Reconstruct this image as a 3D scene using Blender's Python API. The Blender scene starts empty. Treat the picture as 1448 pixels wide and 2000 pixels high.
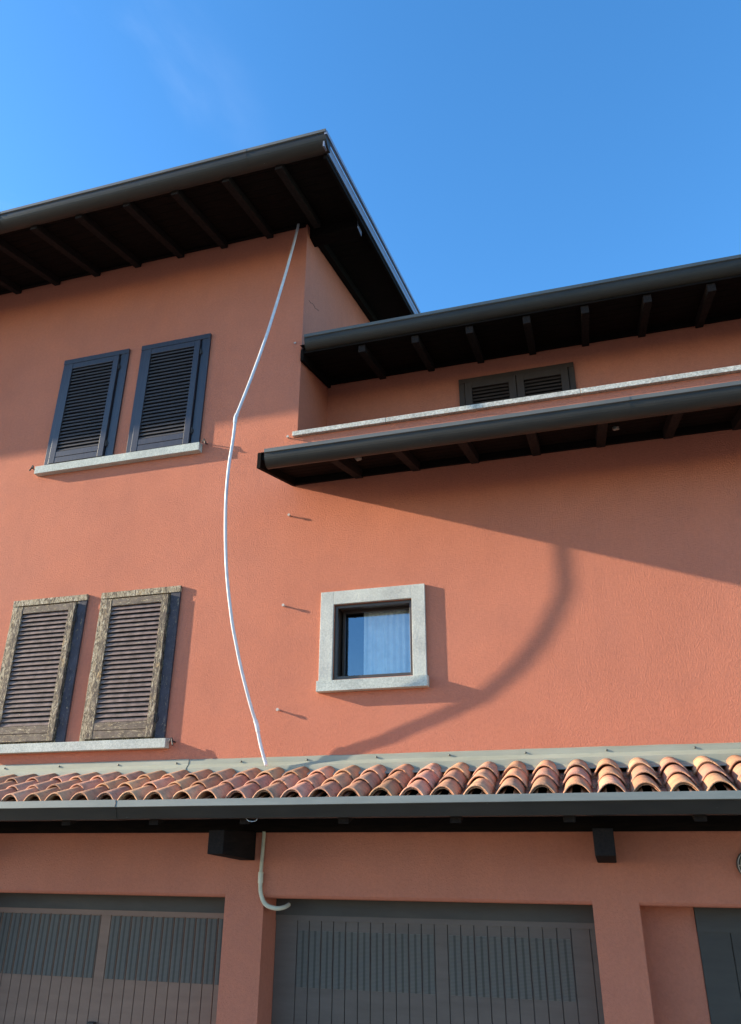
import bpy, bmesh, math, random
from mathutils import Vector, Matrix
random.seed(7)
scene = bpy.context.scene
C = scene.collection
# ------------------------------------------------------------------ camera
cam_d = bpy.data.cameras.new('camera'); cam = bpy.data.objects.new('camera', cam_d); C.objects.link(cam)
cam_d.sensor_fit = 'VERTICAL'; cam_d.sensor_height = 24.0; cam_d.lens = 24.0*1478.086/2000.0
cam_d.clip_start = 0.05; cam_d.clip_end = 2000
r_ = Vector((0.96001047, 0.27993709, 0.00388935)); u_ = Vector((0.1115757, -0.39530291, 0.91174913)); f_ = Vector((-0.25676987, 0.87485475, 0.41072911))
M = Matrix(((r_.x, u_.x, -f_.x, 0), (r_.y, u_.y, -f_.y, -6.0), (r_.z, u_.z, -f_.z, 2.35), (0, 0, 0, 1)))
cam.matrix_world = M
scene.camera = cam
# ------------------------------------------------------------------ sun + sky
sun_dir = Vector((5.7, 1.0, -1.8)).normalized()          # direction the light travels
sd = bpy.data.lights.new('sun', 'SUN'); sd.energy = 5.0; sd.angle = math.radians(0.53); sd.color = (1.0, 0.875, 0.66)
so = bpy.data.objects.new('sun', sd); C.objects.link(so)
so.rotation_euler = sun_dir.to_track_quat('-Z', 'Y').to_euler(); so.location = (-20, -4, 10)
w = bpy.data.worlds.new('World'); scene.world = w; w.use_nodes = True
nt = w.node_tree; bg = nt.nodes['Background']
sky = nt.nodes.new('ShaderNodeTexSky'); sky.sky_type = 'NISHITA'; sky.sun_disc = False
sky.sun_elevation = math.asin(-sun_dir.z); sky.sun_rotation = math.atan2(-sun_dir.x, -sun_dir.y)
sky.altitude = 200; sky.air_density = 1.0; sky.dust_density = 0.3; sky.ozone_density = 3.0
tc = nt.nodes.new('ShaderNodeTexCoord')
mp = nt.nodes.new('ShaderNodeMapping'); mp.inputs['Scale'].default_value = (3.2, 3.2, 5.0); mp.inputs['Rotation'].default_value = (0.3, 0.5, 0.9)
nz = nt.nodes.new('ShaderNodeTexNoise'); nz.inputs['Scale'].default_value = 1.0; nz.inputs['Detail'].default_value = 6; nz.inputs['Roughness'].default_value = 0.52; nz.inputs['Distortion'].default_value = 0.6
cr = nt.nodes.new('ShaderNodeMapRange'); cr.inputs['From Min'].default_value = 0.50; cr.inputs['From Max'].default_value = 0.85; cr.inputs['To Max'].default_value = 0.26; cr.interpolation_type = 'SMOOTHSTEP'
mxw = nt.nodes.new('ShaderNodeMixRGB'); mxw.inputs['Color2'].default_value = (7.0, 7.4, 8.0, 1)
nt.links.new(tc.outputs['Generated'], mp.inputs['Vector']); nt.links.new(mp.outputs[0], nz.inputs['Vector'])
nt.links.new(nz.outputs['Fac'], cr.inputs['Value']); sx_ = nt.nodes.new('ShaderNodeSeparateXYZ'); nt.links.new(tc.outputs['Generated'], sx_.inputs[0])
lm = nt.nodes.new('ShaderNodeMapRange'); lm.interpolation_type = 'SMOOTHSTEP'; lm.inputs['From Min'].default_value = -.25; lm.inputs['From Max'].default_value = -.62; nt.links.new(sx_.outputs['X'], lm.inputs['Value'])
mm = nt.nodes.new('ShaderNodeMath'); mm.operation = 'MULTIPLY'; nt.links.new(cr.outputs[0], mm.inputs[0]); nt.links.new(lm.outputs[0], mm.inputs[1])
nt.links.new(mm.outputs[0], mxw.inputs['Fac'])
hs = nt.nodes.new('ShaderNodeHueSaturation'); hs.inputs['Saturation'].default_value = 1.22; hs.inputs['Value'].default_value = 1.21
nt.links.new(sky.outputs[0], hs.inputs['Color']); nt.links.new(hs.outputs[0], mxw.inputs['Color1']); nt.links.new(mxw.outputs[0], bg.inputs['Color'])
bg.inputs['Strength'].default_value = 0.15
scene.view_settings.view_transform = 'Standard'; scene.view_settings.look = 'None'
scene.view_settings.gamma = 1.0; scene.view_settings.exposure = 1.25
scene.render.engine = 'CYCLES'

# ------------------------------------------------------------------ materials
def N(nt, typ, **kw):
    n = nt.nodes.new(typ)
    for k, v in kw.items():
        if k in n.inputs.keys(): n.inputs[k].default_value = v
        else: setattr(n, k, v)
    return n
def base_mat(name, col, rough=0.7, metal=0.0, spec=0.5):
    m = bpy.data.materials.new(name); m.use_nodes = True
    p = m.node_tree.nodes['Principled BSDF']
    p.inputs['Base Color'].default_value = (*col, 1); p.inputs['Roughness'].default_value = rough
    p.inputs['Metallic'].default_value = metal; p.inputs['Specular IOR Level'].default_value = spec
    return m, m.node_tree, p
def coords(t, scale=(1, 1, 1), rnd=False):
    c = N(t, 'ShaderNodeTexCoord'); mpn = N(t, 'ShaderNodeMapping'); mpn.inputs['Scale'].default_value = scale
    t.links.new(c.outputs['Object'], mpn.inputs['Vector'])
    if rnd:
        oi = N(t, 'ShaderNodeObjectInfo'); vm = N(t, 'ShaderNodeVectorMath', operation='SCALE'); vm.inputs[0].default_value = (13.1, 7.7, 5.3)
        t.links.new(oi.outputs['Random'], vm.inputs['Scale']); t.links.new(vm.outputs[0], mpn.inputs['Location'])
    return mpn.outputs[0]
def noise(t, vec, scale, detail=4, rough=0.55, dist=0.0):
    n = N(t, 'ShaderNodeTexNoise'); n.inputs['Scale'].default_value = scale; n.inputs['Detail'].default_value = detail
    n.inputs['Roughness'].default_value = rough; n.inputs['Distortion'].default_value = dist
    t.links.new(vec, n.inputs['Vector']); return n.outputs['Fac']
def ramp(t, fac, stops):
    n = N(t, 'ShaderNodeValToRGB'); e = n.color_ramp.elements
    while len(e) < len(stops): e.new(0.5)
    for i, (p, c) in enumerate(stops):
        e[i].position = p; e[i].color = (*c, 1) if len(c) == 3 else c
    t.links.new(fac, n.inputs['Fac']); return n.outputs['Color']
def mix(t, fac, a, b, mode='MIX'):
    n = N(t, 'ShaderNodeMixRGB', blend_type=mode)
    for key, v in (('Fac', fac), ('Color1', a), ('Color2', b)):
        if hasattr(v, 'links'): t.links.new(v, n.inputs[key])
        elif key == 'Fac': n.inputs[key].default_value = v
        else: n.inputs[key].default_value = (*v, 1)
    return n.outputs[0]
def bump(t, p, h, dist, strength=1.0, prev=None):
    b = N(t, 'ShaderNodeBump'); b.inputs['Strength'].default_value = strength; b.inputs['Distance'].default_value = dist
    t.links.new(h, b.inputs['Height'])
    if prev is not None: t.links.new(prev, b.inputs['Normal'])
    t.links.new(b.outputs[0], p.inputs['Normal']); return b.outputs[0]
MAT = {}
def stucco():
    m, t, p = base_mat('terracotta_stucco', (.42, .13, .075), .92, spec=.15)
    v = coords(t)
    g = ramp(t, noise(t, v, .55, 5, .6), [(.3, (.500, .168, .102)), (.7, (.545, .195, .124))])
    f = ramp(t, noise(t, v, 38, 3, .6), [(.35, (.95, .95, .95)), (.65, (1.03, 1.03, 1.03))])
    c = mix(t, 1.0, g, f, 'MULTIPLY')
    vs = coords(t, (5.0, 5.0, .5))
    st = ramp(t, noise(t, vs, 1.0, 6, .65), [(.45, (1, 1, 1)), (.85, (.80, .82, .84))])
    c = mix(t, .35, c, st, 'MULTIPLY')
    pt = ramp(t, noise(t, v, 1.7, 7, .7, .4), [(.35, (.93, .94, .96)), (.65, (1.03, 1.02, 1.0))]); c = mix(t, 1.0, c, pt, 'MULTIPLY')
    t.links.new(c, p.inputs['Base Color'])
    # scratched, grainy render coat
    b0 = bump(t, p, noise(t, v, 5, 3, .5), .004, .25)
    vd = coords(t, (1, 1, .8))
    n1 = noise(t, vd, 88, 5, .66, .3)
    b1 = bump(t, p, ramp(t, n1, [(.46, (0, 0, 0)), (.70, (1, 1, 1))]), .0034, .75, b0)
    n2 = noise(t, v, 190, 2, .5)
    bump(t, p, n2, .0010, .5, b1)
    return m
MAT['stucco'] = stucco()
def stone(name, c0, c1, c2, sc=90, bd=.0012):
    m, t, p = base_mat(name, c1, .75, spec=.35)
    v = coords(t)
    c = ramp(t, noise(t, v, sc, 3, .7), [(.32, c0), (.5, c1), (.68, c2)])
    l = ramp(t, noise(t, v, 4, 5, .6), [(.3, (.8, .8, .8)), (.7, (1.08, 1.08, 1.05))])
    c = mix(t, 1, c, l, 'MULTIPLY'); t.links.new(c, p.inputs['Base Color'])
    bump(t, p, noise(t, v, sc*.7, 3, .6), bd, .7)
    return m
MAT['granite'] = stone('granite_sill', (.34, .35, .315), (.46, .47, .425), (.58, .58, .53))
MAT['coping'] = stone('rough_coping_stone', (.30, .28, .24), (.50, .47, .42), (.68, .65, .60), 60, .004)
MAT['surround'] = stone('rough_cast_white', (.44, .425, .38), (.51, .495, .445), (.58, .56, .51), 75, .0032)
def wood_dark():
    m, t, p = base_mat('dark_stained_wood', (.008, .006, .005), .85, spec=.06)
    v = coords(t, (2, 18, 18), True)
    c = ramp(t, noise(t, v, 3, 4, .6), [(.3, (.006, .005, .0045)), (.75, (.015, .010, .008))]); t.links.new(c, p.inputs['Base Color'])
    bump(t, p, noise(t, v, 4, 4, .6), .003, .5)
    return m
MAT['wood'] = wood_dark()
def wood_rafter():
    m, t, p = base_mat('dark_rafter_wood', (.03, .022, .02), .85, spec=.08)
    v = coords(t, (22, 2, 22), True)
    c = ramp(t, noise(t, v, 3, 4, .6), [(.3, (.012, .010, .010)), (.75, (.028, .020, .017))]); t.links.new(c, p.inputs['Base Color'])
    v2 = coords(t, (1, 1, 1), True)
    s = ramp(t, noise(t, v2, 30, 2, .5), [(.72, (0, 0, 0)), (.76, (1, 1, 1))])
    return m
MAT['rafter'] = wood_rafter()
def metal(name, col, col2, rough=.42, speck=True, spec=.6):
    m, t, p = base_mat(name, col, rough, spec=spec)
    v = coords(t, (.6, 4, 4))
    c = ramp(t, noise(t, v, 3, 5, .65), [(.3, col), (.75, col2)])
    if speck:
        v2 = coords(t, (1.2, 3, 1))
        s = ramp(t, noise(t, v2, 46, 3, .6), [(.745, (0, 0, 0)), (.77, (1, 1, 1))])
        c = mix(t, s, c, (.22, .22, .20))
    t.links.new(c, p.inputs['Base Color'])
    rr = N(t, 'ShaderNodeMapRange'); rr.inputs['To Min'].default_value = rough-.1; rr.inputs['To Max'].default_value = rough+.18
    t.links.new(noise(t, coords(t), 11, 4, .6), rr.inputs['Value']); t.links.new(rr.outputs[0], p.inputs['Roughness'])
    bump(t, p, noise(t, coords(t, (.5, 2, 2)), 2.2, 2, .5), .004, .4)
    return m
MAT['gutter'] = metal('dark_gutter_metal', (.018, .015, .012), (.036, .028, .020), .42, True, .35)
MAT['gutter_lip'] = metal('grey_gutter_lip', (.075, .073, .066), (.13, .128, .115), .5)  # lip of the upper gutters, paler grey than the body
MAT['lip_sunlit'] = metal('sunlit_gutter_lip', (.13, .14, .13), (.20, .21, .195), .5)  # sun on the canopy gutter's lip is put into this paler colour
MAT['verge'] = metal('verge_metal', (.16, .18, .24), (.21, .23, .30), .28, False, .8)
MAT['flashing'] = metal('grey_green_flashing', (.24, .24, .18), (.33, .325, .255), .6)
MAT['door'] = metal('brown_garage_metal_lit', (.20, .118, .084), (.25, .15, .108), .65, False, .3)  # left door: reflected light put into the brighter, warmer colour
MAT['door_grey'] = metal('grey_brown_garage_metal', (.105, .078, .064), (.14, .104, .086), .6, False, .3)  # middle door: duller colour without that reflected light
MAT['door_frame'] = metal('dark_door_frame', (.050, .042, .036), (.072, .060, .050), .6, False, .3)
def vent():
    m, t, p = base_mat('ribbed_vent_panel', (.06, .08, .085), .5, spec=.3)
    v = coords(t)
    wv = N(t, 'ShaderNodeTexWave', wave_type='BANDS', bands_direction='Z'); wv.inputs['Scale'].default_value = 38
    t.links.new(v, wv.inputs['Vector'])
    c = ramp(t, wv.outputs['Fac'], [(.2, (.076, .066, .054)), (.8, (.122, .108, .088))])
    wx = N(t, 'ShaderNodeTexWave', wave_type='BANDS', bands_direction='X'); wx.inputs['Scale'].default_value = 6.38; wx.inputs['Distortion'].default_value = .15
    t.links.new(v, wx.inputs['Vector'])
    c = mix(t, 1, c, ramp(t, wx.outputs['Fac'], [(.15, (.62, .62, .62)), (.4, (1.15, 1.15, 1.2))]), 'MULTIPLY')
    t.links.new(c, p.inputs['Base Color'])
    bump(t, p, wv.outputs['Fac'], .002, .7)
    return m
MAT['vent'] = vent()
def terracotta():
    m, t, p = base_mat('weathered_terracotta_tile', (.4, .17, .09), .85, spec=.25)
    at = N(t, 'ShaderNodeVertexColor', layer_name='tint')
    v = coords(t)
    c = mix(t, 1, (.62, .30, .19), at.outputs['Color'], 'MULTIPLY')
    d = ramp(t, noise(t, v, 7, 6, .65), [(.46, (0, 0, 0)), (.80, (1, 1, 1))])
    c = mix(t, d, c, (.20, .115, .085))
    l = ramp(t, noise(t, v, 60, 4, .7), [(.58, (0, 0, 0)), (.70, (1, 1, 1))])
    c = mix(t, l, c, (.34, .28, .18))
    k = ramp(t, noise(t, v, 26, 5, .75), [(.57, (0, 0, 0)), (.66, (1, 1, 1))])
    k2 = ramp(t, noise(t, v, 2.3, 3, .5), [(.35, (.1, .1, .1)), (.7, (.8, .8, .8))])
    c = mix(t, mix(t, 1, k, k2, 'MULTIPLY'), c, (.075, .055, .045))
    t.links.new(c, p.inputs['Base Color'])
    bump(t, p, noise(t, v, 80, 5, .65), .004, .9)
    return m
MAT['tile'] = terracotta()
def shutter_new():
    m, t, p = base_mat('dark_shutter_paint', (.026, .024, .036), .38, spec=.55)
    v = coords(t, (14, 14, 1.6), True)
    n = noise(t, v, 3, 4, .6)
    c = ramp(t, n, [(.3, (.024, .020, .028)), (.8, (.046, .036, .038))])
    v2 = coords(t, (5, 5, 20), True)
    s = ramp(t, noise(t, v2, 3.5, 5, .7), [(.735, (0, 0, 0)), (.765, (1, 1, 1))])
    c = mix(t, s, c, (.26, .22, .17)); t.links.new(c, p.inputs['Base Color'])
    bump(t, p, n, .0015, .4)
    return m
MAT['shut'] = shutter_new()
def shutter_old(name, sc, amt, dk=(.060, .048, .040)):
    m, t, p = base_mat(name, (.2, .17, .13), .8, spec=.3)
    v = coords(t, sc, True)
    grain = noise(t, v, 16, 5, .65)
    wood = ramp(t, grain, [(.25, (.17, .12, .07)), (.5, (.38, .30, .20)), (.75, (.72, .64, .50))])
    v2 = coords(t, (1, 1, 1), True)
    warm = ramp(t, noise(t, v2, 6, 3, .5), [(.6, (0, 0, 0)), (.75, (1, 1, 1))])
    wood = mix(t, warm, wood, (.46, .27, .10))
    paint = ramp(t, noise(t, v2, 14, 4, .6), [(.3, dk), (.7, tuple(q*2.2 for q in dk))])
    v3 = coords(t, tuple(s*.35+.6 for s in sc), True)
    pn = noise(t, v3, 17, 8, .78, 1.1)
    pf = ramp(t, pn, [(amt-.02, (0, 0, 0)), (amt+.02, (1, 1, 1))])
    c = mix(t, pf, wood, paint)
    edge = ramp(t, pn, [(amt-.035, (1, 1, 1)), (amt-.012, (.15, .13, .12)), (amt+.01, (1, 1, 1))])
    c = mix(t, .8, c, edge, 'MULTIPLY')
    t.links.new(c, p.inputs['Base Color'])
    b = bump(t, p, grain, .003, .6); bump(t, p, pf, .002, .8, b)
    return m
MAT['old_v'] = shutter_old('peeling_wood_upright', (9, 9, 1.1), .485, (.055, .040, .032))
MAT['old_h'] = shutter_old('peeling_wood_rail', (1.1, 9, 9), .45, (.095, .070, .054))
MAT['old_slat'] = shutter_old('weathered_slats', (1.3, 7, 7), .38, (.105, .072, .064))
MAT['old_navy'] = shutter_old('navy_flaking_paint', (7, 7, 1.3), .40, (.030, .028, .036))
MAT['old_frame'] = shutter_old('peeling_frame', (7, 7, 1.3), .525, (.050, .038, .030))
def simple(name, col, rough=.5, metal=0, spec=.5, bmp=None):
    m, t, p = base_mat(name, col, rough, metal, spec)
    v = coords(t)
    c = ramp(t, noise(t, v, 12, 4, .6), [(.3, tuple(x*.85 for x in col)), (.7, tuple(min(1, x*1.1) for x in col))])
    t.links.new(c, p.inputs['Base Color'])
    if bmp: bump(t, p, noise(t, v, bmp[0], 3, .6), bmp[1], .6)
    return m
MAT['shut_brown'] = simple('brown_shutter_stain', (.050, .033, .027), .6, 0, .3)
MAT['slat_new'] = simple('grey_brown_slat_paint', (.060, .054, .058), .6, 0, .4)  # upper slats, paler and greyer than their frames
MAT['pvc'] = simple('white_pvc', (.64, .63, .65), .36)
MAT['pvc_cream'] = simple('aged_cream_pvc', (.60, .54, .40), .5)
MAT['brown_al'] = simple('brown_window_frame', (.055, .038, .030), .4)
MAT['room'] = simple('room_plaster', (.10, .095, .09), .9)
MAT['dark'] = simple('dark_interior', (.02, .018, .016), .9)
MAT['iron'] = simple('rusty_black_iron', (.035, .025, .022), .6, 0, .5, (90, .002))
MAT['screw'] = simple('screw_metal', (.12, .12, .11), .4, .8)
MAT['anchor'] = simple('grey_plastic_anchor', (.45, .38, .33), .6)
MAT['curtain'] = simple('white_curtain', (.78, .76, .68), .9)
MAT['nest'] = simple('grey_paper_nest', (.22, .20, .17), .9, 0, .2, (70, .01))
MAT['lampglass'] = simple('frosted_lamp_glass', (.30, .32, .27), .25)
MAT['crack'] = simple('plaster_crack', (.09, .04, .03), .9)
MAT['asphalt'] = simple('paved_yard', (.17, .155, .14), .9, 0, .3, (40, .004))
def glass():
    m = bpy.data.materials.new('window_glass'); m.use_nodes = True; t = m.node_tree; t.nodes.clear()
    o = N(t, 'ShaderNodeOutputMaterial'); g = N(t, 'ShaderNodeBsdfGlossy'); g.inputs['Roughness'].default_value = .03; g.inputs['Color'].default_value = (.75, .85, 1, 1)
    tr = N(t, 'ShaderNodeBsdfTransparent'); tr.inputs['Color'].default_value = (.8, .84, .86, 1)
    mx = N(t, 'ShaderNodeMixShader'); mx.inputs[0].default_value = .20
    t.links.new(tr.outputs[0], mx.inputs[1]); t.links.new(g.outputs[0], mx.inputs[2]); t.links.new(mx.outputs[0], o.inputs[0])
    b = N(t, 'ShaderNodeBump'); b.inputs['Distance'].default_value = .002; b.inputs['Strength'].default_value = .3
    n = noise(t, coords(t), 5, 2, .5); t.links.new(n, b.inputs['Height']); t.links.new(b.outputs[0], g.inputs['Normal'])
    return m
MAT['glass'] = glass()

# ------------------------------------------------------------------ helpers
def box(bm, x0, x1, y0, y1, z0, z1, mi=0):
    vs = [bm.verts.new((x, y, z)) for x in (x0, x1) for y in (y0, y1) for z in (z0, z1)]
    for q in ((0, 1, 3, 2), (4, 6, 7, 5), (0, 4, 5, 1), (2, 3, 7, 6), (0, 2, 6, 4), (1, 5, 7, 3)):
        bm.faces.new([vs[i] for i in q]).material_index = mi
    return vs
def quad(bm, *pts, mi=0):
    f = bm.faces.new([bm.verts.new(p) for p in pts]); f.material_index = mi; return f
def extrude_profile(bm, prof, x0, x1, closed=False, mi=None, nseg=1, jitter=0.0):
    """prof: list of (y,z); swept along X"""
    rings = []
    for k in range(nseg+1):
        x = x0+(x1-x0)*k/nseg
        j = random.uniform(-jitter, jitter) if jitter else 0
        rings.append([bm.verts.new((x, y, z+j)) for y, z in prof])
    n = len(prof)
    for a, b in zip(rings, rings[1:]):
        for i in range(n if closed else n-1):
            f = bm.faces.new((a[i], b[i], b[(i+1) % n], a[(i+1) % n]))
            if mi: f.material_index = mi[i % len(mi)]
    if closed:
        bm.faces.new(rings[0]); bm.faces.new(rings[-1][::-1])
    return rings
def tube(bm, pts, rad, seg=10, caps=True, rfun=None):
    pts = [Vector(p) for p in pts]; rings = []
    up = Vector((0, 0, 1)); prev = None
    for i, p in enumerate(pts):
        d = (pts[min(i+1, len(pts)-1)]-pts[max(i-1, 0)]).normalized()
        if prev is None:
            a = Vector((0, 1, 0)) if abs(d.z) > .9 else up
            nrm = (a-d*a.dot(d)).normalized()
        else: nrm = (prev-d*prev.dot(d)).normalized()
        prev = nrm; bi = d.cross(nrm); R = rfun(i) if rfun else rad
        rings.append([bm.verts.new(p+(nrm*math.cos(2*math.pi*k/seg)+bi*math.sin(2*math.pi*k/seg))*R) for k in range(seg)])
    for a, b in zip(rings, rings[1:]):
        for k in range(seg): bm.faces.new((a[k], a[(k+1) % seg], b[(k+1) % seg], b[k]))
    if caps: bm.faces.new(rings[0][::-1]); bm.faces.new(rings[-1])
def obj(name, bm, mats, parent=None, smooth=False, bevel=0.0, label=None, fix=True):
    if fix: bmesh.ops.recalc_face_normals(bm, faces=bm.faces[:])
    me = bpy.data.meshes.new(name); bm.to_mesh(me); bm.free()
    for m in (mats if isinstance(mats, (list, tuple)) else [mats]): me.materials.append(MAT[m])
    if smooth:
        for p in me.polygons: p.use_smooth = True
    o = bpy.data.objects.new(name, me); C.objects.link(o)
    if parent: o.parent = parent
    if bevel:
        b = o.modifiers.new('bevel', 'BEVEL'); b.width = bevel; b.segments = 2; b.limit_method = 'ANGLE'
    if label: o['label'] = label
    return o
def tag(o, label, cat, group=None, kind=None):
    if label: o['label'] = label
    if cat: o['category'] = cat
    if group: o['group'] = group
    if kind: o['kind'] = kind
def thing(name, label, cat, loc=(0, 0, 0), group=None):
    o = bpy.data.objects.new(name, None); C.objects.link(o); o.location = loc; o.empty_display_size = .1
    tag(o, label, cat, group); return o
def local(o_parent, o):      # part meshes are written in world coordinates: shift the mesh into the thing's own frame
    o.data.transform(Matrix.Translation(-o_parent.location)); return o
def wallgrid(bm, x0, x1, z0, z1, y, holes=(), axis='y'):
    xs = sorted({x0, x1, *[h[0] for h in holes], *[h[1] for h in holes]}); zs = sorted({z0, z1, *[h[2] for h in holes], *[h[3] for h in holes]})
    V = {}
    def v(x, z):
        if (x, z) not in V: V[(x, z)] = bm.verts.new((x, y, z) if axis == 'y' else (y, x, z))
        return V[(x, z)]
    for a, b in zip(xs, xs[1:]):
        for c, d in zip(zs, zs[1:]):
            mx, mz = (a+b)/2, (c+d)/2
            if any(h[0] < mx < h[1] and h[2] < mz < h[3] for h in holes): continue
            bm.faces.new((v(a, c), v(b, c), v(b, d), v(a, d)))

# ------------------------------------------------------------------ ground
bm = bmesh.new(); wallgrid(bm, 0, 1, 0, 1, 0); bm.clear()
quad(bm, (-150, -150, 0), (150, -150, 0), (150, 150, 0), (-150, 150, 0))
g = obj('ground', bm, 'asphalt', fix=False); g['kind'] = 'structure'; g['label'] = 'paved yard in front of the garages'

# ------------------------------------------------------------------ house
house = thing('house', 'terracotta rendered house with stepped dark eaves, a tiled garage canopy and slatted shutters', 'house', (0, 0, 0))
XC = -2.514            # right corner of the taller left block
LX = -16.0; RX = 7.0
SW = (-2.083, -1.389, 3.668, 4.314)      # small square window opening
GD = [(-5.35, -2.922), (-2.598, -.171), (.134, 2.56)]
RW = (-1.02, .176, 5.95, 6.975)
bm = bmesh.new()
gh = [(a, b, 0.0, 2.055) for a, b in GD]
wallgrid(bm, LX, XC, 0, 9.3, 0, [gh[0]])
wallgrid(bm, XC, RX, 0, 6.062, 0, [SW, gh[1], gh[2]])
# (second opening starts left of the block corner: cut it out of the left sheet too)
bm.clear()
wallgrid(bm, LX, RX, 0, 6.062, 0, [SW]+gh)
wallgrid(bm, LX, XC, 6.062, 8.93, 0)
for a, b in GD:          # rounded lintel edge, reveals, soffit
    quad(bm, (a, 0, 2.055), (b, 0, 2.055), (b, .012, 2.038), (a, .012, 2.038))
    quad(bm, (a, .012, 2.038), (b, .012, 2.038), (b, .03, 2.03), (a, .03, 2.03))
    quad(bm, (a, .03, 2.03), (b, .03, 2.03), (b, .40, 2.03), (a, .40, 2.03))
    for x in (a, b):
        f = bm.faces.new([bm.verts.new(q) for q in ((x, 0, 0), (x, .40, 0), (x, .40, 2.03), (x, .03, 2.03), (x, .012, 2.038), (x, 0, 2.055))])
# strip of wall beside the third garage door, set back
quad(bm, (.134, .27, 0), (.492, .27, 0), (.492, .27, 2.03), (.134, .27, 2.03))
quad(bm, (.492, .27, 0), (.492, .36, 0), (.492, .36, 2.03), (.492, .27, 2.03))
# small window reveal
x0, x1, z0, z1 = SW
for q in (((x0, 0, z0), (x0, .3, z0), (x0, .3, z1), (x0, 0, z1)), ((x1, 0, z0), (x1, .3, z0), (x1, .3, z1), (x1, 0, z1)),
          ((x0, 0, z1), (x1, 0, z1), (x1, .3, z1), (x0, .3, z1)), ((x0, 0, z0), (x1, 0, z0), (x1, .3, z0), (x0, .3, z0))): quad(bm, *q)
# side wall of the tall block, recessed upper wall, loggia floor and parapet back
quad(bm, (XC, 0, 6.062), (XC, 6, 6.062), (XC, 6, 10.49), (XC, 0, 8.93))
quad(bm, (XC, .15, 5.2), (XC, 6, 5.2), (XC, 6, 6.062), (XC, .15, 6.062))
wallgrid(bm, XC, RX, 5.2, 7.33, .832, [RW])
for x in (RW[0], RW[1]): quad(bm, (x, .832, RW[2]), (x, .95, RW[2]), (x, .95, RW[3]), (x, .832, RW[3]))
quad(bm, (RW[0], .832, RW[3]), (RW[1], .832, RW[3]), (RW[1], .95, RW[3]), (RW[0], .95, RW[3]))
quad(bm, (RW[0], .95, RW[2]), (RW[1], .95, RW[2]), (RW[1], .95, RW[3]), (RW[0], .95, RW[3]))
quad(bm, (XC, .15, 5.2), (RX, .15, 5.2), (RX, .832, 5.2), (XC, .832, 5.2))
quad(bm, (XC, .15, 5.2), (RX, .15, 5.2), (RX, .15, 6.062), (XC, .15, 6.062))
quad(bm, (XC, 0, 6.062), (RX, 0, 6.062), (RX, .15, 6.062), (XC, .15, 6.062))
# far ends and back, so that the house is closed
quad(bm, (LX, 0, 0), (LX, 8, 0), (LX, 8, 8.93), (LX, 0, 8.93)); quad(bm, (RX, 0, 0), (RX, 8, 0), (RX, 8, 5.2), (RX, 0, 5.2))
quad(bm, (RX, .832, 5.2), (RX, 8, 5.2), (RX, 8, 7.33), (RX, .832, 7.33)); quad(bm, (RX, 0, 5.2), (RX, .15, 5.2), (RX, .15, 6.062), (RX, 0, 6.062))
quad(bm, (LX, 8, 0), (RX, 8, 0), (RX, 8, 8.2), (LX, 8, 8.2)); quad(bm, (LX, 8, 8.2), (XC, 8, 8.2), (XC, 8, 9.8), (LX, 8, 9.8))
obj('wall', bm, 'stucco', house, fix=False)
# hairline crack on the side wall
bm = bmesh.new(); pts = [(6.14, 7.86), (6.19, 7.862), (6.24, 7.90), (6.28, 7.905), (6.33, 7.90), (6.38, 7.93), (6.44, 7.95)]
tube(bm, [(XC+.001, a-6, b) for a, b in pts], .0022, 5)
obj('plaster_crack', bm, 'crack', house)

# ---- roofs -------------------------------------------------------
def soffit_slab(bm, x0, x1, y0, z0, y1, slope, th=.05, board=.12):
    """board-lined slab; underside at z0 + slope*(y-y0)"""
    y = y0
    prof_low = []
    while y < y1-1e-6:
        yn = min(y+board, y1)
        prof_low += [(y+.004, z0+slope*(y+.004-y0)), (yn-.004, z0+slope*(yn-.004-y0)), (yn-.001, z0+slope*(yn-y0)+.007), (yn+.001, z0+slope*(yn-y0)+.007)]
        y = yn
        if len(prof_low) > 4*16: break
    if y < y1: prof_low += [(y1, z0+slope*(y1-y0))]
    else: prof_low = prof_low[:-2]
    yl = prof_low[-1][0]
    top = [(yl, z0+slope*(yl-y0)+th), (y0+.004, z0+slope*.004+th)]
    prof = prof_low+top
    rings = extrude_profile(bm, prof, x0, x1, closed=True)
def rafters(parent, name, xs, wd, ht, y0, y1, ztop0, slope, cut=.0):
    bm = bmesh.new()
    h = wd/2
    def zt(y): return ztop0+slope*(y-y0)
    p = [(y0, zt(y0)-.001), (y0, zt(y0)-ht), (y1, zt(y1)-ht), (y1, zt(y1)-.001)]
    L = [bm.verts.new((-h, a, b)) for a, b in p]; Rr = [bm.verts.new((h, a, b)) for a, b in p]
    bm.faces.new(L); bm.faces.new(Rr[::-1])
    for i in range(4): bm.faces.new((L[i], Rr[i], Rr[(i+1) % 4], L[(i+1) % 4]))
    first = obj(name, bm, 'rafter', parent, bevel=.005)
    first.location.x = xs[0]
    for x in xs[1:]:
        c = first.copy(); C.objects.link(c); c.parent = parent; c.location.x = x+random.uniform(-.006, .006)
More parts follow.
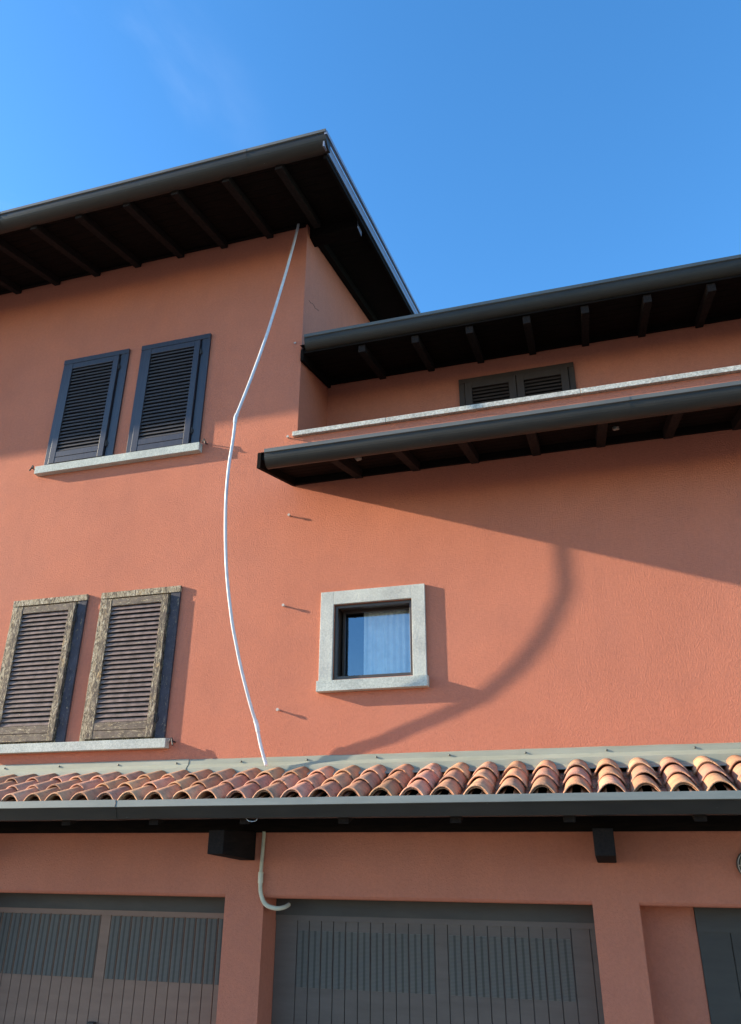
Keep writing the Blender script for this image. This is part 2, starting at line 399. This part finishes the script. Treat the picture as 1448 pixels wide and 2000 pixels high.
def gutter_round(x0, x1, yf, zt, hh, dd, parent, lip=.036, tilt=.30, endcap=True):
    """front lip strip and a quarter-round body below, sweeping back under the eave"""
    bm = bmesh.new()
    prof = [(yf+.012, zt-.002), (yf, zt), (yf-.002, zt-lip), (yf+.010, zt-lip-.003)]
    mi = [1, 1, 1]
    n = 9
    for k in range(n+1):
        a = k/n*math.pi/2
        y = yf+.010+dd*(1-math.cos(a*(1-tilt)+tilt*math.pi/2*.6)) if False else yf+.010+dd*(1-math.cos(a))
        z = zt-lip-.003-(hh-lip)*math.sin(a)
        y += .0
        if k: prof.append((y, z)); mi.append(0)
    prof.append((yf+.010+dd+.02, prof[-1][1]+.004)); mi.append(0)
    yb = yf+.010+dd+.02
    prof.append((yb, zt-.02)); mi.append(0)
    for sx0, sx1 in seams(x0, x1, 2.9):
        extrude_profile(bm, prof, sx0, sx1, mi=mi, nseg=6, jitter=.0012)
    for sx0, sx1 in seams(x0, x1, 2.9)[:-1]:
        extrude_profile(bm, [(y-.0025, z-.0025) for y, z in prof[1:-2]], sx1-.02, sx1+.02, mi=mi[1:])
    for x in (x0, x1):
        f = bm.faces.new([bm.verts.new((x, y, z)) for y, z in prof]); f.material_index = 0
    o = obj('gutter', bm, ['gutter', 'gutter_lip'], parent, smooth=False)
    return o
def seams(x0, x1, L):
    out = []; x = x0
    while x < x1-.01:
        xn = min(x+L, x1); out.append((x, xn)); x = xn
    return out
# tall-block roof: gutter lip front at y=-1.17 (Y 4.83)
S1 = .258
def z1(y): return 8.823+S1*y           # underside of the boards
bm = bmesh.new(); soffit_slab(bm, LX-1.2, -1.90, -1.13, z1(-1.13), .86, S1)
# remaining roof plane beyond the first boards
quad(bm, (LX-1.2, .86, z1(.86)), (-1.90, .86, z1(.86)), (-1.90, 6, z1(6)), (LX-1.2, 6, z1(6)))
quad(bm, (LX-1.2, -1.17, z1(-1.17)+.09), (-1.90, -1.17, z1(-1.17)+.09), (-1.90, 6.1, z1(6.1)+.09), (LX-1.2, 6.1, z1(6.1)+.09), mi=1)
quad(bm, (LX-1.2, 6, z1(6)), (-1.90, 6, z1(6)), (-1.90, 12, z1(6)-1.6), (LX-1.2, 12, z1(6)-1.6), mi=1)
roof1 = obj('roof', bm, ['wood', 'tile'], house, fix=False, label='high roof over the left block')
xs = [-2.394-.5684*k for k in range(26)]
rafters(roof1, 'rafter', xs, .080, .088, -1.10, .0-.001, z1(-1.10), S1)
gutter_round(LX-1.2, -1.856, -1.25, 8.651, .165, .115, roof1)
# rafter alongside the side wall, purlin beam, soffit on the gable side
bm = bmesh.new()
p = [(.24, z1(.24)-.11), (6, z1(6)-.11), (6, z1(6)-.001), (.24, z1(.24)-.001)]
L = [bm.verts.new((XC+.002, a, b)) for a, b in p]; Rr = [bm.verts.new((XC+.075, a, b)) for a, b in p]
bm.faces.new(L); bm.faces.new(Rr[::-1])
for i in range(4): bm.faces.new((L[i], Rr[i], Rr[(i+1) % 4], L[(i+1) % 4]))
obj('wall_rafter', bm, 'wood', roof1)
bm = bmesh.new(); box(bm, XC-.08, -1.955, .075, .235, 8.70, z1(.075)+.02)
obj('purlin', bm, 'wood', roof1, bevel=.006)
bm = bmesh.new(); box(bm, -1.953, -1.946, .085, .225, 8.705, 8.83)
obj('purlin_cap', bm, 'verge', roof1)
bm = bmesh.new(); box(bm, LX, XC-.02, -.040, -.002, 8.785, z1(-.045)-.004)
obj('wall_plate', bm, 'wood', roof1)
# verge board and metal verge trim on the gable side
bm = bmesh.new()
def sloped_strip(bm, x0, x1, y0, y1, dz0, dz1, zf):
    vs = [bm.verts.new(q) for q in ((x0, y0, zf(y0)+dz0), (x1, y0, zf(y0)+dz0), (x1, y1, zf(y1)+dz0), (x0, y1, zf(y1)+dz0), (x0, y0, zf(y0)+dz1), (x1, y0, zf(y0)+dz1), (x1, y1, zf(y1)+dz1), (x0, y1, zf(y1)+dz1))]
    for q in ((0, 3, 2, 1), (4, 5, 6, 7), (0, 1, 5, 4), (1, 2, 6, 5), (2, 3, 7, 6), (3, 0, 4, 7)): bm.faces.new([vs[i] for i in q])
sloped_strip(bm, -1.925, -1.895, -1.10, 6, -.10, .04, z1)
obj('verge_board', bm, 'wood', roof1)
bm = bmesh.new()
sloped_strip(bm, -1.892, -1.875, -1.215, 6, -.045, .075, z1)
sloped_strip(bm, -1.872, -1.842, -1.245, 6, .080, .125, z1)
obj('verge_trim', bm, 'verge', roof1, bevel=.002)

# right-hand upper roof (Y 5.9)
S2 = .25
def z2(y): return 7.20+.05+S2*(y-.832)
bm = bmesh.new(); soffit_slab(bm, XC+.003, RX+.5, -.02, z2(-.02), .94, S2)
quad(bm, (XC+.003, -.06, z2(-.06)+.09), (RX+.5, -.06, z2(-.06)+.09), (RX+.5, 5, z2(5)+.09), (XC+.003, 5, z2(5)+.09), mi=1)
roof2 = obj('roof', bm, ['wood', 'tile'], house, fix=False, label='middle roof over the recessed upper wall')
rafters(roof2, 'rafter', [-1.865+.5475*k for k in range(16)], .072, .09, .01, .83, z2(.01), S2)
gutter_round(-2.452, RX+.5, -.10, 7.214, .150, .075, roof2)
bm = bmesh.new(); sloped_strip(bm, XC+.004, XC+.034, -.03, .83, -.09, .05, z2)
obj('verge_board', bm, 'wood', roof2)
bm = bmesh.new(); box(bm, XC+.04, RX, .80, .831, 7.19, z2(.80)-.003)
obj('wall_plate', bm, 'wood', roof2)

# skirt roof under the loggia parapet (Y 5.08)
S3 = .26
def z3(y): return 5.53+.075+S3*y
bm = bmesh.new(); soffit_slab(bm, -2.50, RX+.5, -.79, z3(-.79), -.002, S3, board=.11)
quad(bm, (-2.50, -.81, z3(-.81)+.07), (RX+.5, -.81, z3(-.81)+.07), (RX+.5, -.002, z3(0)+.07), (-2.50, -.002, z3(0)+.07), mi=1)
roof3 = obj('roof', bm, ['wood', 'tile'], house, fix=False, label='narrow skirt roof below the stone coping')
rafters(roof3, 'rafter', [-1.869+.540*k for k in range(17)], .075, .085, -.77, -.002, z3(-.77), S3)
gutter_round(-2.425, RX+.5, -.91, 5.435, .142, .075, roof3, lip=.034)
bm = bmesh.new(); sloped_strip(bm, -2.535, -2.503, -.80, -.002, -.075, .072, z3)
obj('verge_board', bm, 'wood', roof3)
bm = bmesh.new(); box(bm, -2.50, RX, -.030, -.003, 5.53, z3(-.03)-.004)
obj('wall_plate', bm, 'wood', roof3)
# coping in lengths with joints
bm = bmesh.new()
for a, b in ((-2.552, -1.602), (-1.598, .181), (.185, 1.96), (1.964, 3.7), (3.704, 5.4), (5.404, 7.0)):
    box(bm, a, b, -.042, .17, 6.0625, 6.112)
o = obj('coping', bm, 'coping', house, bevel=.004)

# ---- garage canopy --------------------------------------------------
YE, YT = -.80, -.06
def zv(y): return 2.665+(y-YE)*.33          # valley line of the channel tiles
bm = bmesh.new(); soffit_slab(bm, LX, RX, -.80, 2.60, -.003, .30, th=.03)
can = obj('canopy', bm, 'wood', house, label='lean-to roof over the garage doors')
rafters(can, 'rafter', [-3.914-.735*k for k in range(14)][::-1]+[-3.175, -2.451, -1.720, -.960, -.242, .525, 1.25, 1.98, 2.7, 3.4, 4.1, 4.8, 5.5, 6.2], .075, .085, -.75, -.002, 2.613, .30)
bm = bmesh.new(); box(bm, LX, RX, -.035, -.003, 2.493, 2.80)
obj('wall_plate', bm, 'wood', can)
# tiles: covers and channels as real curved shells
bm = bmesh.new(); tint = bm.loops.layers.float_color.new('tint')
def shell(xc, y0, y1, zb0, zb1, r0, r1, h0, h1, th, sign, col, yaw=0., n=8):
    rows = []
    for (y, zb, r, h) in ((y0, zb0, r0, h0), ((y0+y1)/2, (zb0+zb1)/2, (r0+r1)/2, (h0+h1)/2), (y1, zb1, r1, h1)):
        outer = []; inner = []
        for k in range(n+1):
            a = math.pi*k/n
            cx = -1+2*k/n; s = 1-abs(cx)**2.3
            xo = xc+(y-y0)*yaw
            outer.append(bm.verts.new((xo+cx*r, y, zb+sign*s*h)))
            inner.append(bm.verts.new((xo+cx*(r-th), y, zb+sign*(s*(h-th))-(0 if sign > 0 else 0))))
        rows.append((outer, inner))
    fs = []
    for (o0, i0), (o1, i1) in zip(rows, rows[1:]):
        for k in range(n):
            fs.append(bm.faces.new((o0[k], o0[k+1], o1[k+1], o1[k])))
            fs.append(bm.faces.new((i0[k], i1[k], i1[k+1], i0[k+1])))
        for k in (0, n): fs.append(bm.faces.new((o0[k], o1[k], i1[k], i0[k])))
    for (o0, i0) in (rows[0], rows[-1]):
        for k in range(n): fs.append(bm.faces.new((o0[k], i0[k], i0[k+1], o0[k+1])))
    for f in fs:
        f.smooth = True
        for l in f.loops: l[tint] = (*col, 1)
cols = int((RX-LX)/.2125)
EX = .25
for i in range(cols):
    xc = LX+.1+.2125*i
    for c in range(3):
        y0 = YE+EX*c-.0; y1 = min(y0+.335, YT+.03)
        j = random.uniform(-.009, .009); v = random.uniform(.72, 1.18); hcol = (v*random.uniform(.97, 1.06), v*random.uniform(.95, 1.08), v*random.uniform(.85, 1.1))
        lift = -.008
        yj = random.uniform(-.016, .014)
        shell(xc+j, y0+yj, y1, zv(y0)+lift+.014, zv(y1)-.004, .101, .084, .088, .068, .012, 1, hcol, random.uniform(-.02, .02), n=12)
        if c == 0 and random.random() < .6 or random.random() < .15:   # doubled rim at the lower end
            shell(xc+j, y0+yj+.012, y0+.12, zv(y0)+.004, zv(y0+.12)+.0, .090, .086, .076, .070, .007, 1, tuple(q*.9 for q in hcol))
    xm = xc+.10625
    for c in range(3):
        y0 = YE+EX*c; y1 = min(y0+.33, YT+.03); v = random.uniform(.6, .95)
        shell(xm, y0+.02, y1, zv(y0)+.022+.012, zv(y1)+.022, .078, .086, .045, .05, .012, -1, (v, v*.95, v*.9), n=6)
obj('tiles', bm, 'tile', can, fix=True)
# boxed gutter
bm = bmesh.new()
for a, b in ((LX, -6.4), (-6.4, -3.42), (-3.42, 2.6), (2.6, RX)):
    d = .003 if a in (-6.4, 2.6) else 0
    prof = [(-.862, 2.688), (-.882-d, 2.692+d), (-.884-d, 2.647), (-.868-d, 2.643), (-.838-d, 2.567-d), (-.72, 2.565-d), (-.72, 2.64)]
    extrude_profile(bm, prof, a, b, mi=[1, 1, 1, 0, 0, 0], nseg=10, jitter=.0008)
o = obj('gutter', bm, ['gutter', 'lip_sunlit'], can)
# flashing
bm = bmesh.new()
for a, b, d in ((LX, -6.3, 0), (-6.3, -3.346, .003), (-3.343, -.58, 0), (-.58, 2.2, .003), (2.2, RX, 0)):
    prof = [(-.002, 3.064+d), (-.009-d, 3.060+d), (-.012-d, 3.022), (-.044-d, 2.990), (-.047-d, 2.945), (-.150-d, 2.912), (-.152-d, 2.902)]
    extrude_profile(bm, prof, a, b, nseg=14, jitter=.0018)
fl = obj('flashing', bm, 'flashing', house)
bm = bmesh.new()
bmesh.ops.create_uvsphere(bm, u_segments=10, v_segments=6, radius=.008)
s0 = None
for k in range(-5, 12):
    x = -2.282+.583*k
    if s0 is None:
        s0 = obj('screw', bm, 'screw', fl, smooth=True); s0.location = (x, -.016, 3.036)
    else:
        c = s0.copy(); C.objects.link(c); c.parent = fl; c.location = (x+random.uniform(-.01, .01), -.016, 3.036+random.uniform(-.003, .003))
# corbel beams under the canopy
def corbel(xa, xb):
    bm = bmesh.new(); p = [(-.57, 2.50), (-.57, 2.338), (.0, 2.293), (.0, 2.50)]
    L = [bm.verts.new((xa, a, b)) for a, b in p]; Rr = [bm.verts.new((xb, a, b)) for a, b in p]
    bm.faces.new(L); bm.faces.new(Rr[::-1])
    for i in range(4): bm.faces.new((L[i], Rr[i], Rr[(i+1) % 4], L[(i+1) % 4]))
    obj('corbel', bm, 'rafter', house, bevel=.006)
corbel(-2.815, -2.690); corbel(-.108, .020); corbel(-5.52, -5.395); corbel(2.62, 2.745)

# ---- shuttered windows ----------------------------------------------
def louvre_bm(x0, x1, z0, z1, y, n):
    bm = bmesh.new(); st = (z1-z0)/n
    for k in range(n):
        zc = z0+st*(k+.5)
        j = random.uniform(-.0015, .0015)
        # slat slopes down and outwards
        pr = [(y+.006, zc-st*.40+j), (y-.003, zc-st*.42+j), (y+.013, zc+st*.34+j), (y+.020, zc+st*.36+j)]
        extrude_profile(bm, [pr[0], pr[1], (pr[2][0], pr[2][1]), (pr[3][0], pr[3][1])], x0, x1, closed=True, nseg=4, jitter=.0009)
    return bm
def make_window(origin, H, old, W=.852):
    """origin: lower left corner on the wall"""
    ox, oy, oz = origin
    mv, mh, ms, mf = ('old_v', 'old_h', 'old_slat', 'old_frame') if old else ('shut', 'shut', 'slat_new', 'shut')
    pr = .022; fw = .058
    bm = bmesh.new()
    box(bm, 0, fw, -pr, .0-.001, 0, H-.06); box(bm, W-.095, W, -pr, -.001, 0, H-.06, 1)
    box(bm, 0, W, -pr-.006, -.001, H-.06, H)
    box(bm, fw, W-.095, -.004, -.001, 0, H-.06)
    root = obj('window', bm, [mf, 'old_navy' if old else 'shut'], house, bevel=.003); root.location = origin
    lx0, lx1, lt, lb = .068, W-.108, H-.078, .012
    y0, y1 = -.046, -.008
    s0, s1 = .142, W-.176
    st_, sb_ = H-.148, .150
    for ra, rb in ((lx0, s0), (s1, lx1)):
        bm = bmesh.new(); box(bm, ra, rb, y0, y1, lb, lt)
        obj('shutter_stile', bm, mv, root, bevel=.003)
    for ra, rb in ((st_, lt-.001), (.083, sb_), (lb+.001, .079)):
        bm = bmesh.new(); box(bm, s0+.001, s1-.001, y0+.002, y1, ra, rb)
        obj('shutter_rail', bm, mh, root, bevel=.003)
    bm = bmesh.new(); box(bm, s0, s1, y1-.002, y1+.002, .08, st_)
    obj('shutter_backing', bm, 'dark', root)
    obj('louvres', louvre_bm(s0+.001, s1-.001, sb_, st_, -.038, 25), ms, root)
    for zz in (H*.12, H*.83):
        bm = bmesh.new(); tube(bm, [(lx1+.012, -.034, zz-.035), (lx1+.012, -.034, zz+.035)], .007, 8); box(bm, lx1-.004, lx1+.03, -.030, -.022, zz-.018, zz+.018)
        obj('hinge', bm, 'iron', root)
    return root
wu = make_window((-4.432, 0, 6.140), 1.382, False); wu['label'] = 'upper right shutter of the left block, dark blue-brown paint'
w2 = make_window((-5.444, 0, 6.146), 1.378, False); w2['label'] = 'upper left shutter of the left block, dark blue-brown paint'
wl = make_window((-4.452, 0, 3.246), 1.381, True); wl['label'] = 'lower right shutter with badly peeling paint'
w3 = make_window((-5.462, 0, 3.246), 1.384, True); w3['label'] = 'lower left shutter with badly peeling paint'
def sill(xa, xb, zt, zb, yf=-.072):
    bm = bmesh.new(); extrude_profile(bm, [(yf, zt-.006), (yf, zb), (-.001, zb-.001), (-.001, zt)], xa, xb, closed=True)
    return obj('window_sill', bm, 'granite', house, bevel=.003)
def hook(x, z, s, parent):
    bm = bmesh.new()
    tube(bm, [(x, 0, z), (x, -.035, z+.003), (x+s*.004, -.060, z+.002)], .007, 8)
    tube(bm, [(x-s*.004, -.060, z+.030), (x+s*.004, -.062, z+.002), (x+s*.016, -.066, z-.026), (x+s*.020, -.072, z-.032)], .0075, 8)
    tube(bm, [(x-s*.004, -.060, z+.032), (x-s*.016, -.062, z+.012), (x-s*.018, -.064, z-.010)], .0065, 8)
    obj('shutter_hook', bm, 'iron', parent, smooth=True)
s = sill(-5.506, -3.546, 6.138, 6.043); hook(-5.556, 6.125, -1, s); hook(-3.497, 6.135, 1, s)
s = sill(-5.52, -3.555, 3.244, 3.160); hook(-3.500, 3.21, 1, s); hook(-5.57, 3.21, -1, s)
# right-hand double shutter in the recessed wall
x0, x1, z0, z1_ = RW
bm = bmesh.new(); Y = .80
box(bm, x0, x0+.06, Y, .84, z0, z1_-.055); box(bm, x1-.06, x1, Y, .84, z0, z1_-.055); box(bm, x0, x1, Y-.003, .84, z1_-.055, z1_)
wr = obj('window', bm, 'shut_brown', house, bevel=.003, label='double shutter half hidden behind the stone coping')
xm = (x0+x1)/2+.005
for a, b in ((x0+.065, xm-.004), (xm+.004, x1-.065)):
    bm = bmesh.new(); box(bm, a, a+.075, Y-.02, Y+.02, z0, z1_-.06); box(bm, b-.075, b, Y-.02, Y+.02, z0, z1_-.06); box(bm, a+.075, b-.075, Y-.018, Y+.02, z1_-.135, z1_-.061)
    obj('shutter_leaf', bm, 'shut_brown', wr, bevel=.003)
    obj('louvres', louvre_bm(a+.076, b-.076, z0+.1, z1_-.137, Y-.005, 19), 'shut_brown', wr)
bm = bmesh.new(); box(bm, x0+.06, x1-.06, Y+.03, Y+.04, z0, z1_-.06); obj('shutter_backing', bm, 'dark', wr)

# ---- small square window ---------------------------------------------
bm = bmesh.new(); a0, a1, b1 = -2.201, -1.275, 4.432; x0, x1, z0, z1_ = SW
pr = -.030
box(bm, a0, x0, pr, -.001, 3.657, b1); box(bm, x1, a1, pr, -.001, 3.657, b1); box(bm, x0, x1, pr, -.001, z1_, b1)
sw = obj('window', bm, 'surround', house, label='small square window in a rough white stone surround'); 
bmod = sw.modifiers.new('bevel', 'BEVEL'); bmod.width = .003; bmod.limit_method = 'ANGLE'; bmod.segments = 2
bm = bmesh.new(); extrude_profile(bm, [(-.072, 3.650), (-.072, 3.563), (-.001, 3.562), (-.001, 3.656)], -2.205, -1.262, closed=True)
obj('sill', bm, 'granite', sw, bevel=.003)
def frame(bm, x0, x1, z0, z1, y0, y1, t, tb=None):
    tb = tb or t
    box(bm, x0, x0+t, y0, y1, z0, z1); box(bm, x1-t, x1, y0, y1, z0, z1); box(bm, x0+t, x1-t, y0, y1, z1-t, z1); box(bm, x0+t, x1-t, y0, y1, z0, z0+tb)
bm = bmesh.new(); frame(bm, x0+.002, x1-.002, z0+.002, z1_-.002, .010, .045, .026); frame(bm, x0+.001, x1-.001, z0+.001, z1_-.001, .045, .30, .010)
frame(bm, x0+.03, x1-.013, z0+.012, z1_-.012, .150, .178, .022)
obj('window_frame', bm, 'brown_al', sw, bevel=.002)
bm = bmesh.new(); quad(bm, (x0+.04, .165, z0+.02), (x1-.02, .165, z0+.02), (x1-.02, .165, z1_-.02), (x0+.04, .165, z1_-.02))
obj('glass_pane', bm, 'glass', sw, fix=False)
bm = bmesh.new(); n = 60; rows = []
for k in range(n+1):
    x = -1.88+(.475)*k/n; y = .215+.008*math.sin(k*.9)+.004*math.sin(k*.37+1)
    rows.append([bm.verts.new((x, y, zz)) for zz in (3.685, 4.0, 4.30)])
for p_, q_ in zip(rows, rows[1:]):
    for k in range(2): bm.faces.new((p_[k], q_[k], q_[k+1], p_[k+1]))
obj('curtain', bm, 'curtain', sw, smooth=True)
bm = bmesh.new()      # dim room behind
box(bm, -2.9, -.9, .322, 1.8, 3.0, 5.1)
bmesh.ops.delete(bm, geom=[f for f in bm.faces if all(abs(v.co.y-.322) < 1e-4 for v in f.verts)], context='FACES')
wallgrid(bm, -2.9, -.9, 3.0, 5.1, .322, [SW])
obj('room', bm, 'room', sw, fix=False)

# ---- garage doors ------------------------------------------------------
def garage_door(x0, x1, seams_x, solid, vent_rng, label, mat='door'):
    y = .262
    bm = bmesh.new()
    box(bm, x0, x1, y-.012, y+.05, 1.868, 2.028)
    # panel with V seams as one sheet
    xs = [x0]+list(seams_x)+[x1]; pts = []
    for i, x in enumerate(xs):
        if i in (0, len(xs)-1): pts.append((x, y)); continue
        pts += [(x-.004, y), (x-.0015, y+.010), (x+.0015, y+.010), (x+.004, y)]
    lo = [bm.verts.new((a, b, .03)) for a, b in pts]; hi = [bm.verts.new((a, b, 1.868)) for a, b in pts]
    for k in range(len(pts)-1):
        bm.faces.new((lo[k], lo[k+1], hi[k+1], hi[k]))
    d = obj('garage_door', bm, mat, house, label=label)
    bm = bmesh.new(); box(bm, x0, x1, y-.016, y-.012-.001, 1.905, 2.029)
    obj('header', bm, 'door_frame', d)
    for i, (a, b) in enumerate(zip(xs, xs[1:])):
        if i in solid or b-a > .12 or a < x0+.05 and b-a > .11: continue
        if not (vent_rng[0] <= (a+b)/2 <= vent_rng[1]): continue
        bm = bmesh.new(); box(bm, a+.009, b-.009, y-.0035, y-.0005, 1.412+.012*vent_rng[2], vent_rng[3])
        obj('ventilation_strip', bm, 'vent', d)
    return d
x0, x1 = GD[0]; sx = [-4.965-.0985*k for k in range(3, 0, -1)]+[-4.965+.0985*k for k in range(0, 21)]
sx = [q for q in sx if q < x1-.05]
d1 = garage_door(x0+.003, x1-.003, sx, [i+1 for i, q in enumerate(sx) if abs(q+4.177) < .02], (-9, 9, 0, 1.862), 'left garage door with a greenish vented band')
bm = bmesh.new(); box(bm, -4.15, -4.09, .215, .2565, 1.02, 1.118); tube(bm, [(-4.12, .262, 1.07), (-4.12, .19, 1.07)], .014, 10)
obj('handle', bm, 'iron', d1, bevel=.006)
x0, x1 = GD[1]; sx = [-1.331+.0985*k for k in range(-11, 11)]; sx = [q for q in sx if x0+.1 < q < x1-.10]+[x1-.045]
d2 = garage_door(x0+.003, x1-.003, sx, [i+1 for i, q in enumerate(sx) if abs(q+1.331) < .02], (-2.45, -.30, 1, 1.80), 'middle garage door with narrow vented strips', 'door_grey')
x0, x1 = GD[2]; sx = [.70+.0985*k for k in range(0, 19)]; sx = [q for q in sx if q < x1-.08]
d3 = garage_door(.495, x1-.003, sx, [], (.9, 2.4, 0, 1.80), 'right garage door, only its top left corner in view', 'door_frame')

# ------------------------------------------------------------------ loose things on the wall
tr = thing('cable_conduit', 'white plastic cable conduit come loose and bowing away from the wall', 'conduit', (-2.58, -.05, 3.0))
P = [(-2.61, -.035, 8.86), (-2.615, -.055, 8.72), (-2.66, -.18, 8.03), (-2.75, -.34, 7.12), (-2.84, -.44, 6.52), (-2.93, -.51, 6.06)]
P2 = [(-2.94, -.503, 5.82), (-2.957, -.500, 5.61), (-2.962, -.499, 5.40), (-2.958, -.497, 5.20), (-2.951, -.483, 5.01), (-2.942, -.465, 4.82), (-2.930, -.443, 4.63), (-2.913, -.417, 4.45), (-2.892, -.388, 4.28), (-2.867, -.354, 4.10), (-2.843, -.317, 3.96), (-2.816, -.277, 3.81), (-2.786, -.237, 3.67), (-2.752, -.199, 3.53), (-2.722, -.160, 3.41), (-2.690, -.130, 3.31)]
P3 = [(-2.655, -.105, 3.15), (-2.600, -.088, 2.985)]
def smooth_pts(p, it=3):
    p = [Vector(q) for q in p]
    out = []
    for i in range(len(p)-1):
        a = p[max(i-1, 0)]; b = p[i]; c = p[i+1]; d = p[min(i+2, len(p)-1)]
        for k in range(it):
            t = k/it
            out.append(.5*((2*b)+(-a+c)*t+(2*a-5*b+4*c-d)*t*t+(-a+3*b-3*c+d)*t**3))
    out.append(p[-1]); return out
for seg in (P, [P[-1]]+P2, [P2[-1]]+P3):
    bm = bmesh.new(); tube(bm, smooth_pts(seg, 6), .0145, 14)
    local(tr, obj('pipe', bm, 'pvc', tr, smooth=True))
for a, b, c in ((P[-2], P[-1], P2[0]), (P2[-2], P2[-1], P3[0])):
    a, b, c = Vector(a), Vector(b), Vector(c)
    bm = bmesh.new(); tube(bm, [b+(a-b).normalized()*.035, b, b+(c-b).normalized()*.06], .0185, 14)
    local(tr, obj('coupling', bm, 'pvc', tr, smooth=False))

def anchor(x, z, L, label):
    bm = bmesh.new(); tube(bm, [(x, .002, z), (x, -L*.7, z)], .008, 10); tube(bm, [(x, -L*.7, z), (x, -L, z+.001)], .013, 10)
    o = obj('wall_anchor', bm, 'anchor'); o.data.transform(Matrix.Translation((-x, 0, -z))); o.location = (x, 0, z)
    tag(o, label, 'anchor', 'wall anchors left by the loose conduit')
anchor(-2.552, 4.345, .040, 'grey wall anchor left of the small square window, level with its top')
anchor(-2.553, 3.438, .042, 'lowest grey wall anchor, below left of the small square window sill')
anchor(-2.545, 5.22, .036, 'wall anchor just under the left end of the skirt roof')
anchor(-2.600, 6.065, .040, 'wall anchor at the left end of the rough stone coping')
anchor(-2.588, 7.20, .012, 'topmost pale anchor on the tall block, beside the middle roof gutter end')

# corrugated conduit dropping from the canopy into the middle garage door
fc = thing('flexible_conduit', 'cream corrugated conduit hanging under the canopy and bending into the middle garage door', 'conduit', (-2.6, -.03, 2.5))
n = 70; a = Vector((-2.612, -.030, 2.50)); b = Vector((-2.622, -.028, 2.205))
bm = bmesh.new(); tube(bm, [a+(b-a)*i/n for i in range(n+1)], .012, 12, rfun=lambda i: .0155 if i % 2 else .0125)
local(fc, obj('corrugated_hose', bm, 'pvc_cream', fc, smooth=False))
bm = bmesh.new(); tube(bm, [(-2.622, -.028, 2.212), (-2.621, -.028, 2.135)], .0205, 14)
local(fc, obj('coupling', bm, 'pvc_cream', fc, smooth=False))
bm = bmesh.new(); tube(bm, smooth_pts([(-2.621, -.028, 2.14), (-2.615, -.030, 2.08), (-2.595, -.03, 2.025), (-2.565, -.03, 1.990), (-2.52, -.028, 1.972), (-2.47, -.01, 1.965), (-2.44, .04, 1.972), (-2.43, .10, 1.985)], 4), .0160, 14)
local(fc, obj('bend', bm, 'pvc_cream', fc, smooth=True))

# bulkhead lamp, cut by the right edge of the picture
lx, lz = .872, 2.285
lamp = thing('wall_lamp', 'round caged bulkhead lamp on the wall at the right edge, under the canopy', 'lamp', (lx, 0, lz))
bm = bmesh.new()
def disc(bm, r0, y0, r1, y1, seg=28):
    A = [bm.verts.new((r0*math.cos(2*math.pi*k/seg), y0, r0*math.sin(2*math.pi*k/seg))) for k in range(seg)]
    B = [bm.verts.new((r1*math.cos(2*math.pi*k/seg), y1, r1*math.sin(2*math.pi*k/seg))) for k in range(seg)]
    for k in range(seg): bm.faces.new((A[k], A[(k+1) % seg], B[(k+1) % seg], B[k]))
    return A, B
disc(bm, .105, 0, .105, -.03); A, B = disc(bm, .105, -.03, .085, -.045)
obj('base', bm, 'door_frame', lamp, smooth=False)
bm = bmesh.new(); prev = None
for k in range(7):
    a_ = k/7*math.pi/2; A, B = disc(bm, .085*math.cos(a_), -.045-.05*math.sin(a_), .085*math.cos(a_+math.pi/14), -.045-.05*math.sin(a_+math.pi/14))
bmesh.ops.remove_doubles(bm, verts=bm.verts[:], dist=.0005)
obj('glass_dome', bm, 'lampglass', lamp, smooth=True)
bm = bmesh.new()
tube(bm, [(.098*math.cos(t_*math.pi/14), -.05, .098*math.sin(t_*math.pi/14)) for t_ in range(29)], .004, 6, caps=False)
for ang in (0, math.pi/2, math.pi/4, 3*math.pi/4):
    tube(bm, [(math.cos(ang)*.098*math.cos(k*math.pi/12), -.05-.052*math.sin(k*math.pi/12), math.sin(ang)*.098*math.cos(k*math.pi/12)) for k in range(13)], .0035, 6)
obj('wire_cage', bm, 'anchor', lamp, smooth=True)

lamp.scale = (.88, .88, .88)
# paper nest under the skirt roof, cobweb-wrapped mud nest further right
def nest(name, loc, r, label, cat, sq=(1, 1, .8)):
    bm = bmesh.new(); bmesh.ops.create_icosphere(bm, subdivisions=3, radius=r)
    for v in bm.verts:
        k = 1+.18*math.sin(v.co.x*190+1)*math.cos(v.co.z*170)+random.uniform(-.05, .05)
        v.co = Vector((v.co.x*sq[0], v.co.y*sq[1], v.co.z*sq[2]))*k
    o = obj(name, bm, 'nest', smooth=True); o.location = loc; tag(o, label, cat)
nest('wasp_nest', (-1.735, -.47, 5.475), .030, 'small grey paper wasp nest under the skirt roof between the first two rafters', 'nest')
nest('mud_nest', (.405, -.42, 5.455), .022, 'small grey mud nest beside a rafter under the right part of the skirt roof', 'nest', (1.3, .8, .9))
# curl of wire under the garage gutter
bm = bmesh.new(); tube(bm, smooth_pts([(-2.42, -.80, 2.572), (-2.40, -.81, 2.552), (-2.37, -.81, 2.545), (-2.34, -.80, 2.551), (-2.335, -.795, 2.570)], 4), .0022, 6)
o = obj('wire_end', bm, 'pvc', smooth=True); tag(o, 'thin curl of white wire poking out below the garage gutter', 'wire')
